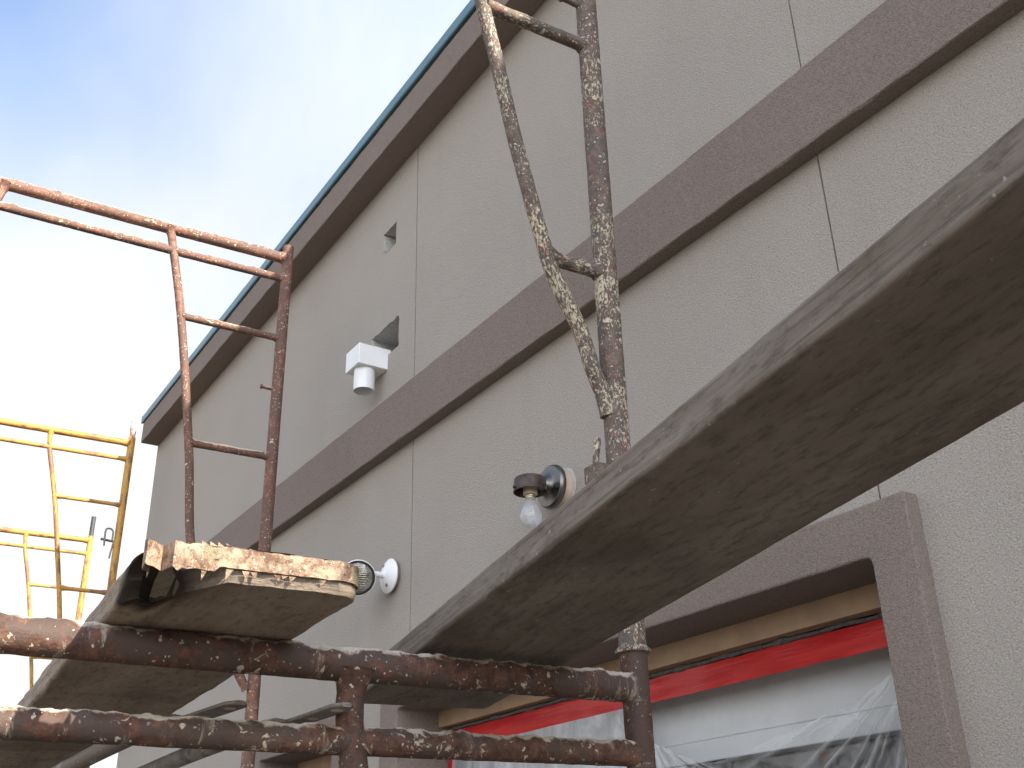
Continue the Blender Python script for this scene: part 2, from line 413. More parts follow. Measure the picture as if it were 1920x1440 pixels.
# ------------------------------------------------------------------ mesh helpers
class MB:
    """Collects faces of ONE part; build() links them as one mesh object."""
    def __init__(s): s.v = []; s.f = []; s.tc = []

    def add(s, vs, fs, tcs=None):
        o = len(s.v)
        s.v += [tuple(x) for x in vs]
        s.tc += [tuple(t) for t in (tcs or vs)]
        s.f += [tuple(i + o for i in f) for f in fs]

    def box(s, x0, x1, y0, y1, z0, z1):
        vs = [(x, y, z) for x in (x0, x1) for y in (y0, y1) for z in (z0, z1)]
        s.add(vs, [(0, 1, 3, 2), (4, 6, 7, 5), (0, 4, 5, 1), (2, 3, 7, 6), (0, 2, 6, 4), (1, 5, 7, 3)])

    def rings(s, rings, tcs=None, closed=True, cap0=True, cap1=True):
        n = len(rings[0]); vs = [p for r in rings for p in r]; fs = []
        for i in range(len(rings) - 1):
            for j in range(n if closed else n - 1):
                k = (j + 1) % n
                fs.append((i * n + j, i * n + k, (i + 1) * n + k, (i + 1) * n + j))
        if closed and cap0: fs.append(tuple(reversed(range(n))))
        if closed and cap1: fs.append(tuple((len(rings) - 1) * n + j for j in range(n)))
        s.add(vs, fs, [t for r in tcs for t in r] if tcs else None)

    def tube(s, path, r, seg=20, step=.02, flare=(0, 0), crust=0.0, rough=.0004, cap=(True, True), s0=None):
        P = catmull([Vector(p) for p in path], step)
        acc = 0.0; L = sum((P[i + 1] - P[i]).length for i in range(len(P) - 1))
        s0 = random.uniform(0, 9) if s0 is None else s0
        up = None; rings = []; tcs = []
        for i, p in enumerate(P):
            t = (P[min(i + 1, len(P) - 1)] - P[max(i - 1, 0)]).normalized()
            if up is None:
                up = Vector((1, 0, 0)) if abs(t.x) < .8 else Vector((0, 0, 1))
            u = (up - t * up.dot(t)).normalized(); w = t.cross(u); up = u
            if i: acc += (P[i] - P[i - 1]).length
            rr = r
            for k, d in ((0, acc), (1, L - acc)):
                if flare[k]: rr += flare[k] * max(0, 1 - d / (flare[k] * 2.6)) ** 2
            ring = []; tr = []
            for j in range(seg):
                a = 2 * math.pi * j / seg
                d = u * math.cos(a) + w * math.sin(a)
                e = noise.noise((p + d * r) * 60) * rough * 2
                if crust and d.z > -.1:
                    nn = noise.fractal(Vector((s0 + acc * 48, d.x * 1.1, d.y * 1.1)), 1.0, 2.0, 4)
                    e += crust * max(0, nn + .12) * max(0, d.z + .1)
                ring.append(p + d * (rr + e)); tr.append((math.cos(a) * r, math.sin(a) * r, s0 + acc))
            rings.append(ring); tcs.append(tr)
        s.rings(rings, tcs, True, *cap)
        return s

    def lathe(s, prof, origin, axis, seg=40, ref=None):
        ax = Vector(axis).normalized(); o = Vector(origin)
        u = Vector(ref) if ref else (Vector((0, 0, 1)) if abs(ax.z) < .9 else Vector((1, 0, 0)))
        u = (u - ax * u.dot(ax)).normalized(); w = ax.cross(u)
        rings = [[o + ax * h + (u * math.cos(2 * math.pi * j / seg) + w * math.sin(2 * math.pi * j / seg)) * r for j in range(seg)] for r, h in prof]
        s.rings(rings)
        return s

    def build(s, name, m, parent=None, origin=None, smooth=False, bevel=0, angle=40, wn=False):
        me = bpy.data.meshes.new(name)
        o = Vector(origin) if origin is not None else Vector((0, 0, 0))
        me.from_pydata([tuple(Vector(v) - o) for v in s.v], [], s.f)
        at = me.attributes.new('tc', 'FLOAT_VECTOR', 'POINT')
        at.data.foreach_set('vector', [c for t in s.tc for c in t])
        me.materials.append(m)
        import bmesh
        b = bmesh.new(); b.from_mesh(me); bmesh.ops.recalc_face_normals(b, faces=b.faces); b.to_mesh(me); b.free()
        if smooth:
            me.polygons.foreach_set('use_smooth', [True] * len(me.polygons))
            me.set_sharp_from_angle(angle=math.radians(angle))
        ob = bpy.data.objects.new(name, me); COL.objects.link(ob)
        if parent: ob.parent = parent
        if wn:
            w = ob.modifiers.new('weighted_normal', 'WEIGHTED_NORMAL'); w.keep_sharp = True
        if bevel:
            bv = ob.modifiers.new('bevel', 'BEVEL'); bv.width = bevel; bv.segments = 2; bv.limit_method = 'ANGLE'
        return ob


def catmull(P, step):
    if len(P) == 2:
        n = max(1, int((P[1] - P[0]).length / step))
        return [P[0].lerp(P[1], i / n) for i in range(n + 1)]
    Q = [P[0] * 2 - P[1]] + P + [P[-1] * 2 - P[-2]]; out = []
    for i in range(1, len(Q) - 2):
        n = max(2, int((Q[i + 1] - Q[i]).length / step))
        for k in range(n):
            t = k / n; a, b, c, d = Q[i - 1], Q[i], Q[i + 1], Q[i + 2]
            out.append(.5 * ((2 * b) + (c - a) * t + (2 * a - 5 * b + 4 * c - d) * t * t + (3 * b - a - 3 * c + d) * t ** 3))
    out.append(P[-1])
    return out


def thing(name, label, cat, loc, rz=0.0, group=None):
    o = bpy.data.objects.new(name, None); COL.objects.link(o)
    o.empty_display_size = .1
    o.location = loc; o.rotation_euler = (0, 0, rz)
    o['label'] = label; o['category'] = cat
    if group: o['group'] = group
    return o


def tag(o, label, cat, group=None):
    o['label'] = label; o['category'] = cat
    if group: o['group'] = group
    return o


# ------------------------------------------------------------------ ground (structure)
g = MB()
GX = [-900, -60, -20, -8, 0, 8, 20, 60, 900]
vs = [(x, y, -EYE) for x in GX for y in GX]
n = len(GX)
g.add(vs, [(i * n + j, (i + 1) * n + j, (i + 1) * n + j + 1, i * n + j + 1) for i in range(n - 1) for j in range(n - 1)])
go = g.build('ground', MAT_GROUND, origin=(0, 0, 0)); go.location = (0, 0, EYE); go['kind'] = 'structure'

# ------------------------------------------------------------------ building
WY = -1.65
XN, XF = -2.75, 6.645
BO = Vector((3.0, WY, -EYE))                       # base of the building, eye coordinates
bld = thing('commercial_building', 'taupe stucco building with darker belt band, heavy cornice and blue metal roof edge', 'building', BO + Vector((0, 0, EYE)))


def bpart(mb, name, m, parent=bld, **k): return mb.build(name, m, parent, BO, **k)


def irregular(cx, cz, hx, hz, n=40, jit=.006, seed=0):
    """Rough-cut rectangular hole outline in the X-Z plane."""
    pts = []
    per = n // 4
    cs = [(-1, -1), (1, -1), (1, 1), (-1, 1)]
    for e in range(4):
        a = cs[e]; b = cs[(e + 1) % 4]
        for k in range(per):
            t = k / per
            x = cx + hx * (a[0] + (b[0] - a[0]) * t); z = cz + hz * (a[1] + (b[1] - a[1]) * t)
            x += jit * noise.noise((x * 50, z * 50, seed)); z += jit * noise.noise((x * 50, z * 50, seed + 9))
            pts.append((x, z))
    return pts


# stucco face on a grid: openings, control joints as grooves, scupper holes
WIN1 = (1.19, 3.16, -.80, .60)
WIN2 = (3.56, 4.33, -1.65, .56)
HOLE1 = (3.262, 3.412, 2.385, 2.535)
HOLE2 = (3.215, 3.505, 1.875, 2.095)
JX = [(1.2165, 1.2208), (3.1015, 3.1080)]
rects = [(WIN1, None), (WIN2, None), (HOLE1, None), (HOLE2, None)]
for a, b in JX:
    rects.append(((a, b, .62, 2.9), .016))
xs = sorted(set([XN, XF] + [v for r, _ in rects for v in r[:2]]))
zs = sorted(set([-EYE, 2.9] + [v for r, _ in rects for v in r[2:]]))


def depth_at(x, z):
    d = 0.0
    for r, dep in rects:
        if r[0] < x < r[1] and r[2] < z < r[3]:
            if dep is None: return None
            d = dep
    return d


def ztop(x, z): return 2.862 + .0150 * (XF - x) if z > 2.89 else z


wm = MB(); jms = [MB(), MB()]
for i in range(len(xs) - 1):
    for j in range(len(zs) - 1):
        x0, x1, z0, z1 = xs[i], xs[i + 1], zs[j], zs[j + 1]
        d = depth_at((x0 + x1) / 2, (z0 + z1) / 2)
        if d is None: continue
        y = WY - d
        (jms[x0 > 2] if d > 0 else wm).add([(x0, y, z0), (x1, y, z0), (x1, y, ztop(x1, z1)), (x0, y, ztop(x0, z1))], [(0, 1, 2, 3)])
        if d == 0:
            for xe, k in ((x0, i - 1), (x1, i + 1)):
                if 0 <= k < len(xs) - 1:
                    dn = depth_at((xs[k] + xs[k + 1]) / 2, (z0 + z1) / 2)
                    if dn: wm.add([(xe, WY, z0), (xe, WY, z1), (xe, WY - dn, z1), (xe, WY - dn, z0)], [(0, 1, 2, 3)])
# scupper holes cut roughly through the stucco
for r, (cx, cz, hx, hz), dep, sd in ((HOLE1, (3.338, 2.458, .056, .053), .13, 3), (HOLE2, (3.357, 1.985, .119, .068), .20, 5)):
    inner = irregular(cx, cz, hx, hz, 48, .009, sd)
    outer = irregular((r[0] + r[1]) / 2, (r[2] + r[3]) / 2, (r[1] - r[0]) / 2, (r[3] - r[2]) / 2, 48, 0, 0)
    wm.rings([[(x, WY, z) for x, z in outer], [(x, WY, z) for x, z in inner]], None, True, False, False)
    fm = MB()
    fm.rings([[(x, WY - t * dep, z + .004 * noise.noise((x * 40, t * 9, z * 40))) for x, z in inner] for t in (0, .15, .3, .5, .75, 1)], None, True, False, True)
    bpart(fm, 'scupper_hole', MAT_FOAM)
# end and rear walls
BY = -9.0
wm.add([(XF, WY, -EYE), (XF, BY, -EYE), (XF, BY, 2.9), (XF, WY, 2.9)], [(0, 1, 2, 3)])
wm.add([(XN, WY, -EYE), (XN, BY, -EYE), (XN, BY, 3.0), (XN, WY, 3.0)], [(0, 1, 2, 3)])
wm.add([(XN, BY, -EYE), (XF, BY, -EYE), (XF, BY, 2.9), (XN, BY, 2.9)], [(0, 1, 2, 3)])
bpart(wm, 'wall', MAT_WALL)
for jm in jms: bpart(jm, 'control_joint', MAT_DARK)


def wavy_extrude(mb, x0, x1, prof, step=.025, amp=.0016, seed=0, lift=lambda x: 0.0):
    n = max(2, int((x1 - x0) / step)); rr = []
    for i in range(n + 1):
        x = x0 + (x1 - x0) * i / n
        rr.append([(x, y + amp * noise.noise((x * 9, k * 3.1, seed)) + amp * .6 * noise.noise((x * 40, k * 2.7, seed + 4)),
                    z + lift(x) + amp * noise.noise((x * 8, k * 3.7, seed + 9)) + amp * .6 * noise.noise((x * 37, k * 2.7, seed + 14))) for k, (y, z) in enumerate(prof)])
    mb.rings(rr)


def rrect_profile(y0, y1, z0, z1, r, k=3):
    """Front edge (y1) rounded, back square."""
    out = [(y0, z1), (y0, z0)]
    for i in range(k + 1):
        a = -math.pi / 2 + i * math.pi / 2 / k
        out.append((y1 - r + r * math.cos(a), z0 + r + r * math.sin(a)))
    for i in range(k + 1):
        a = i * math.pi / 2 / k
        out.append((y1 - r + r * math.cos(a), z1 - r + r * math.sin(a)))
    return out


lift = lambda x: (XF - x) * .0150
cm = MB(); wavy_extrude(cm, XN + .02, XF + .0, rrect_profile(WY - .03, -1.54, 2.727, 2.868, .005), amp=.0022, seed=2, lift=lambda x: (XF - x) * .0125)
bpart(cm, 'cornice', MAT_BAND, smooth=True, wn=True)
bm_ = MB(); wavy_extrude(bm_, XN, XF - .004, rrect_profile(WY - .02, -1.604, 1.478, 1.684, .006), amp=.0020, seed=7)
bpart(bm_, 'belt_band', MAT_BAND, smooth=True, wn=True)
cp = MB()
wavy_extrude(cp, XN + .015, XF + .02, [(-1.9, 2.874), (-1.546, 2.874), (-1.546, 2.872), (-1.532, 2.868), (-1.528, 2.872), (-1.528, 2.914), (-1.532, 2.920), (-1.9, 2.930)], step=.1, amp=.001, seed=3, lift=lift)
bpart(cp, 'roof_edge', MAT_CAP, smooth=True, angle=30)
rf = MB(); rf.box(XN + .002, XF - .002, BY + .01, WY - .05, 2.80, 2.872)
bpart(rf, 'roof', MAT_ROOF)


def surround(ox0, ox1, oz0, oz1, ix0, ix1, iz0, iz1, front, back, rad, seed):
    """Projecting stucco frame round an opening, with its rounded reveal."""
    def loop(x0, x1, z0, z1, r, y, amp=.0015):
        pts = []
        per = 26
        cs = [((x0, z0), (x1, z0)), ((x1, z0), (x1, z1)), ((x1, z1), (x0, z1)), ((x0, z1), (x0, z0))]
        for a, b in cs:
            for k in range(per):
                t = k / per
                # denser near the corners
                t = .5 - .5 * math.cos(math.pi * t)
                x = a[0] + (b[0] - a[0]) * t; z = a[1] + (b[1] - a[1]) * t
                if r:
                    cxx = min(max(x, x0 + r), x1 - r); czz = min(max(z, z0 + r), z1 - r)
                    dx, dz = x - cxx, z - czz; L = math.hypot(dx, dz)
                    if abs(dx) > 1e-9 and abs(dz) > 1e-9: x = cxx + dx / L * r; z = czz + dz / L * r
                x += amp * noise.noise((x * 22, z * 22, y * 9 + seed)); z += amp * noise.noise((x * 22, z * 22, y * 9 + seed + 5))
                pts.append((x, y, z))
        return pts
    mb = MB()
    e = .006
    mb.rings([loop(ox0, ox1, oz0, oz1, .004, WY - .01), loop(ox0, ox1, oz0, oz1, .006, front - e), loop(ox0 + e, ox1 - e, oz0 + e, oz1 - e, .006, front),
              loop(ix0 - e, ix1 + e, iz0 - e, iz1 + e, rad + e, front), loop(ix0, ix1, iz0, iz1, rad, front - e),
              loop(ix0, ix1, iz0, iz1, rad * .7, (front + back) / 2), loop(ix0, ix1, iz0, iz1, rad * .5, back), loop(ix0, ix1, iz0, iz1, rad * .5, -1.93)], None, True, False, False)
    return mb


bpart(surround(1.139, 3.233, -.87, .655, 1.236, 3.115, -.76, .553, -1.612, -1.80, .014, 1), 'window_surround', MAT_BAND, smooth=True, angle=75, wn=True)
bpart(surround(3.46, 4.42, -1.66, .615, 3.60, 4.285, -1.70, .518, -1.612, -1.80, .012, 4), 'window_surround', MAT_BAND, smooth=True, angle=75, wn=True)


def window(ix0, ix1, iz0, ztop, mull, header):
    """White framed window: header board, rails, mullions, panes."""
    w = MB()
    w.box(ix0 - .02, ix1 + .02, -1.93, -1.872, header, ztop)                     # header board
    w.box(ix0 - .02, ix0 + .05, -1.93, -1.860, iz0, header - .001)
    w.box(ix1 - .05, ix1 + .02, -1.93, -1.860, iz0, header - .001)
    w.box(ix0 + .05, ix1 - .05, -1.93, -1.863, header - .05, header - .001)
    w.box(ix0 + .05, ix1 - .05, -1.93, -1.863, iz0, iz0 + .06)
    for mx in mull:
        w.box(mx - .03, mx + .03, -1.93, -1.863, iz0 + .061, header - .051)
    fr = bpart(w, 'window_frame', MAT_FRAME_WHITE, bevel=.003)
    edges = [ix0 + .05] + [v for mx in mull for v in (mx - .03, mx + .03)] + [ix1 - .05]
    for k in range(0, len(edges), 2):
        p = MB(); p.box(edges[k] + .001, edges[k + 1] - .001, -1.915, -1.909, iz0 + .061, header - .051)
        bpart(p, 'pane', MAT_GLASS, parent=fr)
    return fr


window(1.236, 3.115, -.76, .494, (2.10,), .335)
window(3.60, 4.285, -1.70, .45, (), .36)
tb = MB(); tb.box(1.238, 3.113, -1.80, -1.764, .503, .5525)
bpart(tb, 'tan_header_board', MAT_TAN)
tb = MB(); tb.box(3.602, 4.283, -1.80, -1.776, .455, .517)
bpart(tb, 'tan_header_board', MAT_TAN)
# lumpy old caulk in the gap above the tape
ck = MB()
nr = 150; rr = []
for i in range(nr + 1):
    x = 1.24 + (3.11 - 1.24) * i / nr
    w_ = .0045 + .006 * max(0, noise.fractal(Vector((x * 18, 3, 1)), 1, 2, 4))
    cz_ = .4935 + .003 * noise.noise((x * 14, 8, 2))
    rr.append([(x, -1.787 + w_ * .9 * math.cos(a * math.pi / 4), cz_ + w_ * math.sin(a * math.pi / 4)) for a in range(8)])
ck.rings(rr)
bpart(ck, 'caulk_line', MAT_CAULK, smooth=True)


# ------------------------------------------------------------------ masking tape and plastic over the window
def strip(mb, pts0, pts1, t=.0006):
    n = len(pts0)
    front = list(pts0) + list(pts1)
    back = [(x, y - t, z) for x, y, z in front]
    fs = []
    for i in range(n - 1):
        fs += [(i, i + 1, n + i + 1, n + i), (2 * n + i, 3 * n + i, 3 * n + i + 1, 2 * n + i + 1)]
        fs += [(i, 2 * n + i, 2 * n + i + 1, i + 1), (n + i, n + i + 1, 3 * n + i + 1, 3 * n + i)]
    fs += [(0, n, 3 * n, 2 * n), (n - 1, 3 * n - 1, 4 * n - 1, 2 * n - 1)]
    mb.add(front + back, fs)


tp = MB(); top = []; mid = []; bot = []
for i in range(121):
    x = 1.245 + (3.108 - 1.245) * i / 120
    top.append((x, -1.786 + .0025 * noise.noise((x * 16, 1, 0)), .487 + .0016 * noise.noise((x * 20, 2, 0))))
    mid.append((x, -1.783 + .005 * noise.noise((x * 9, 5, 0)) + .004 * math.sin(x * 5.1), .459 + .004 * noise.noise((x * 6, 9, 0))))
    bot.append((x, -1.789 + .002 * noise.noise((x * 16, 3, 0)), .431 + .0016 * noise.noise((x * 12, 4, 0))))
strip(tp, top, mid); strip(tp, mid, bot)
a = [(3.098, -1.792, .430 - 1.15 * i / 30) for i in range(31)]; b = [(3.056 + .002 * noise.noise((i, 1, 1)), -1.792, .430 - 1.15 * i / 30) for i in range(31)]
strip(tp, a, b)
to = tp.build('masking_tape', MAT_TAPE, None, (2.2, -1.79, .43), smooth=True, angle=60); to.location = (2.2, -1.79, .43 + EYE)
tag(to, 'strip of shiny red tape along the head of the taped-up window', 'tape')


def film(x0, x1, z0, topf, yfun, nx, nz, m, name, org, ffun=lambda x, z: 0.0):
    mb = MB(); vs = []
    for j in range(nz + 1):
        for i in range(nx + 1):
            x = x0 + (x1 - x0) * i / nx
            zt = topf(x); z = z0 + (zt - z0) * j / nz
            vs.append((x, yfun(x, z), z))
    mb.add(vs, [(j * (nx + 1) + i, j * (nx + 1) + i + 1, (j + 1) * (nx + 1) + i + 1, (j + 1) * (nx + 1) + i) for j in range(nz) for i in range(nx)])
    o = mb.build(name, m, None, org, smooth=True, angle=70)
    at = o.data.attributes.new('fold', 'FLOAT', 'POINT'); at.data.foreach_set('value', [ffun(v[0], v[2]) for v in vs]); o.location = (org[0], org[1], org[2] + EYE)
    return o


random.seed(21)
CREASES = []
PIN1 = (1.262, .415); PIN2 = (2.085, .372)
for k in range(11):                                            # fan of taut folds from the top corner
    ang = math.radians(-86 + k * 6.6 + random.uniform(-2, 2))
    CREASES.append((PIN1, (math.cos(ang), math.sin(ang)), random.uniform(.005, .012), random.uniform(.008, .016), random.uniform(.5, .95)))
for k in range(7):
    ang = math.radians(-94 - k * 8 + random.uniform(-3, 3))
    CREASES.append((PIN2, (math.cos(ang), math.sin(ang)), random.uniform(.004, .009), random.uniform(.006, .012), random.uniform(.3, .6)))
for k in range(26):                                            # crumples
    c = (random.uniform(1.35, 2.0), random.uniform(.02, .32)); ang = random.uniform(-1.3, .6)
    CREASES.append((c, (math.cos(ang), math.sin(ang)), random.uniform(.002, .006), random.uniform(.004, .009), random.uniform(.06, .22)))


def film_y(x, z):
    y = -1.772 + .010 * noise.fractal(Vector((x * 5, z * 5, 2)), 1, 2, 5)
    for (px, pz), (dx, dz), h, w, ln in CREASES:
        ax, az = x - px, z - pz
        s = ax * dx + az * dz; d = ax * -dz + az * dx
        d += .012 * noise.noise((s * 9, px * 7, pz * 5))
        if -0.01 < s < ln:
            y += h * max(0, 1 - abs(d) / w) * min(1, s / .06 + .2) * (1 - max(0, s / ln) ** 2)
    # gathered towards the pinned edges
    return max(y, -1.79)


def film_fold(x, z):
    f = 0
    for (px, pz), (dx, dz), h, w, ln in CREASES:
        ax, az = x - px, z - pz
        s = ax * dx + az * dz; d = ax * -dz + az * dx
        d += .012 * noise.noise((s * 9, px * 7, pz * 5))
        if -0.01 < s < ln:
            k = max(0, 1 - abs(d) / (w * .55)) * (.35 + .65 * max(0, 1 - s / ln)) * min(1, h / .006)
            k *= max(0, .55 + .9 * noise.noise((s * 14, px * 31, pz * 17)))
            f = max(f, k)
    e = film_top(x) - z
    f = max(f, .55 * max(0, 1 - e / .008) * max(0, .5 + noise.noise((x * 22, 3, 3))))
    return min(1, f)


def film_top(x):
    t = (x - 1.246) / (2.14 - 1.246)
    sag = .10 * math.sin(math.pi * min(1, max(0, t))) ** .8 + .035 * math.exp(-((t - .72) / .16) ** 2)
    return .425 - .055 * t - sag + .006 * noise.noise((x * 25, 1, 7))


fo = film(1.246, 2.14, -.70, film_top, film_y, 300, 360, MAT_FILM, 'plastic_sheet', (1.7, -1.78, -.70), film_fold)
tag(fo, 'crumpled clear plastic film sagging across the right side of the window', 'plastic sheet')
fo2 = film(2.16, 3.05, -.70, lambda x: .4305, lambda x, z: -1.780 + .006 * noise.fractal(Vector((x * 7, z * 7, 9)), 1, 2, 5)
           + .004 * max(0, 1 - abs(x - 2.30 - .02 * z) / .006), 110, 110, MAT_FILMWHITE, 'plastic_sheet', (2.6, -1.78, -.70))
tag(fo2, 'smooth milky plastic film taped under the red strip, left of the scaffold post', 'plastic sheet')

# ------------------------------------------------------------------ drain box on the wall
DO = Vector((3.385, WY, 1.898))
db = thing('drain_box', 'white plastic scupper box with round spout below the larger hole in the wall', 'drain box', DO + Vector((0, 0, EYE)))
m = MB(); m.box(3.325, 3.443, WY - .015, -1.527, 1.853, 1.940)
m.build('box', MAT_PVC, db, DO, bevel=.003)
m = MB()
SP = Vector((3.378, -1.578, 0))
m.lathe([(.040, 1.852), (.040, 1.765), (.0372, 1.7645), (.0365, 1.77), (.0365, 1.848)], (SP.x, SP.y, 0), (0, 0, 1))
m.build('spout', MAT_PVC, db, DO, smooth=True)

# ------------------------------------------------------------------ floodlight
FO = Vector((3.231, WY, 1.013))
fl = thing('floodlight', 'white swivel floodlight with ribbed clear lens mounted on the stucco wall', 'floodlight', FO + Vector((0, 0, EYE)))
m = MB(); m.lathe([(.0, 0.0), (.052, 0.0), (.054, .012), (.0, .012)], FO, (0, 1, 0)); m.build('gasket', MAT_BAND, fl, FO, smooth=True)
m = MB(); m.lathe([(.0, .013), (.058, .013), (.0605, .017), (.060, .020), (.050, .028), (.030, .036), (.018, .040), (.0, .041)], FO, (0, 1, 0)); m.build('base_plate', MAT_LAMPWHITE, fl, FO, smooth=True)
m = MB()
for a in (70, 250):
    p = FO + Vector((math.cos(math.radians(a)) * .038, .030, math.sin(math.radians(a)) * .038))
    m = MB(); m.lathe([(.0, 0), (.006, 0), (.006, .005), (.003, .0065), (.0, .0065)], p, (0, 1, 0), 12)
    m.build('screw', MAT_PINSTEEL, fl, FO, smooth=True)
LD = Vector((-.80, .33, -.36)).normalized(); LC = Vector((3.200, -1.500, .982))
m = MB(); m.tube([FO + Vector((0, .036, 0)), FO + Vector((-.002, .075, -.001)), LC - LD * .075], .0105, 16, .008); m.build('swivel_arm', MAT_LAMPWHITE, fl, FO, smooth=True)
m = MB(); m.lathe([(.0, -.098), (.018, -.097), (.026, -.085), (.034, -.070), (.050, -.045), (.0585, -.022), (.061, .004), (.0585, .006), (.0575, .000), (.0, -.004)], LC, LD)
m.build('lamp_head', MAT_LAMPWHITE, fl, FO, smooth=True)
m = MB(); m.lathe([(.0575, .001), (.0570, .005), (.0525, .0055), (.0520, .002)], LC, LD); m.build('bezel', MAT_BLACK, fl, FO, smooth=True)
m = MB(); m.lathe([(.0518, .001), (.045, .0045), (.030, .0085), (.014, .0105), (.0005, .011)], LC, LD); m.build('lens', MAT_LENS, fl, FO, smooth=True)

# ------------------------------------------------------------------ bare-bulb sconce
SO = Vector((2.228, WY, 1.012))
sc = thing('wall_sconce', 'nickel wall sconce without shade, holding one bare frosted bulb', 'wall lamp', SO + Vector((0, 0, EYE)))
m = MB(); rr = []
for k, (r, h) in enumerate([(.061, .0), (.060, .003), (.054, .006)]):
    rr.append([(SO.x + r * math.cos(j / 40 * 2 * math.pi) * (1 + .07 * noise.noise((math.cos(j / 40 * 6.28) * 2, math.sin(j / 40 * 6.28) * 2, 4))), WY + h,
                SO.z + r * math.sin(j / 40 * 2 * math.pi) * (1 + .07 * noise.noise((math.cos(j / 40 * 6.28) * 2, math.sin(j / 40 * 6.28) * 2, 7)))) for j in range(40)])
m.rings(rr); m.build('plaster_patch', MAT_PLASTERDAB, sc, SO, smooth=True)
m = MB(); m.lathe([(.0, .006), (.052, .006), (.052, .030), (.0, .030)], SO, (0, 1, 0)); m.build('mount_ring', MAT_MOUNT, sc, SO, smooth=True)
m = MB(); m.lathe([(.0, .031), (.0605, .031), (.062, .034), (.060, .044), (.056, .049), (.046, .050), (.034, .052), (.026, .059), (.019, .072), (.0125, .088), (.0105, .10), (.0, .101)], SO, (0, 1, 0))
m.build('back_plate', MAT_NICKEL, sc, SO, smooth=True)
m = MB()
for a in (20, 200):
    p = SO + Vector((math.cos(math.radians(a)) * .046, .049, math.sin(math.radians(a)) * .046))
    m = MB(); m.lathe([(.0, 0), (.0065, 0), (.0065, .006), (.0, .008)], p, (0, 1, 0), 12)
    m.build('screw', MAT_BLACK, sc, SO, smooth=True)
CC = Vector((2.222, -1.537, 1.000))
m = MB(); m.tube([SO + Vector((0, .092, .004)), Vector((SO.x, CC.y - .030, 1.018))], .007, 14, .01); m.build('arm', MAT_NICKEL, sc, SO, smooth=True)
m = MB(); m.lathe([(.0, .022), (.030, .022), (.040, .020), (.0435, .016), (.045, -.016), (.0462, -.018), (.045, -.020), (.0435, -.018), (.042, .013), (.0, .0165)], CC, (0, 0, 1))
cup = m.build('lamp_cup', MAT_CUP, sc, SO, smooth=True)
m = MB()
for a in (200, 320, 80):
    d = Vector((math.cos(math.radians(a)), math.sin(math.radians(a)), 0))
    m = MB(); m.lathe([(.0, 0), (.004, 0), (.004, .006), (.0, .007)], CC + d * .0435 + Vector((0, 0, -.010)), d, 10)
    m.build('set_screw', MAT_BLACK, cup, SO, smooth=True)
m = MB(); m.lathe([(.0, .015), (.019, .015), (.0195, -.026), (.0165, -.028), (.0, -.028)], CC, (0, 0, 1)); m.build('socket', MAT_SOCKET, sc, SO, smooth=True)
bulb_p = [(.0, -.028), (.0128, -.029), (.0130, -.036), (.0150, -.044), (.0190, -.054), (.0250, -.066), (.0290, -.078), (.0300, -.088), (.0285, -.099), (.0235, -.109), (.0150, -.1155), (.0060, -.1178), (.0004, -.118)]
m = MB(); m.lathe(bulb_p[2:], CC, (0, 0, 1)); m.build('bulb', MAT_BULB, sc, SO, smooth=True)
m = MB(); m.lathe(bulb_p[:2] + [(.0134, -.031), (.0126, -.033), (.0134, -.035), (.0132, -.0365), (.0, -.0365)], CC, (0, 0, 1)); m.build('bulb_base', MAT_BRASS, sc, SO, smooth=True)

# ------------------------------------------------------------------ scaffold frames
YAW = math.radians(-2.75)


def S2W(x, y, z):                                              # scaffold axes -> world
    c, s = math.cos(YAW), math.sin(YAW)
    return Vector((c * x - s * y, s * x + c * y, z + EYE))


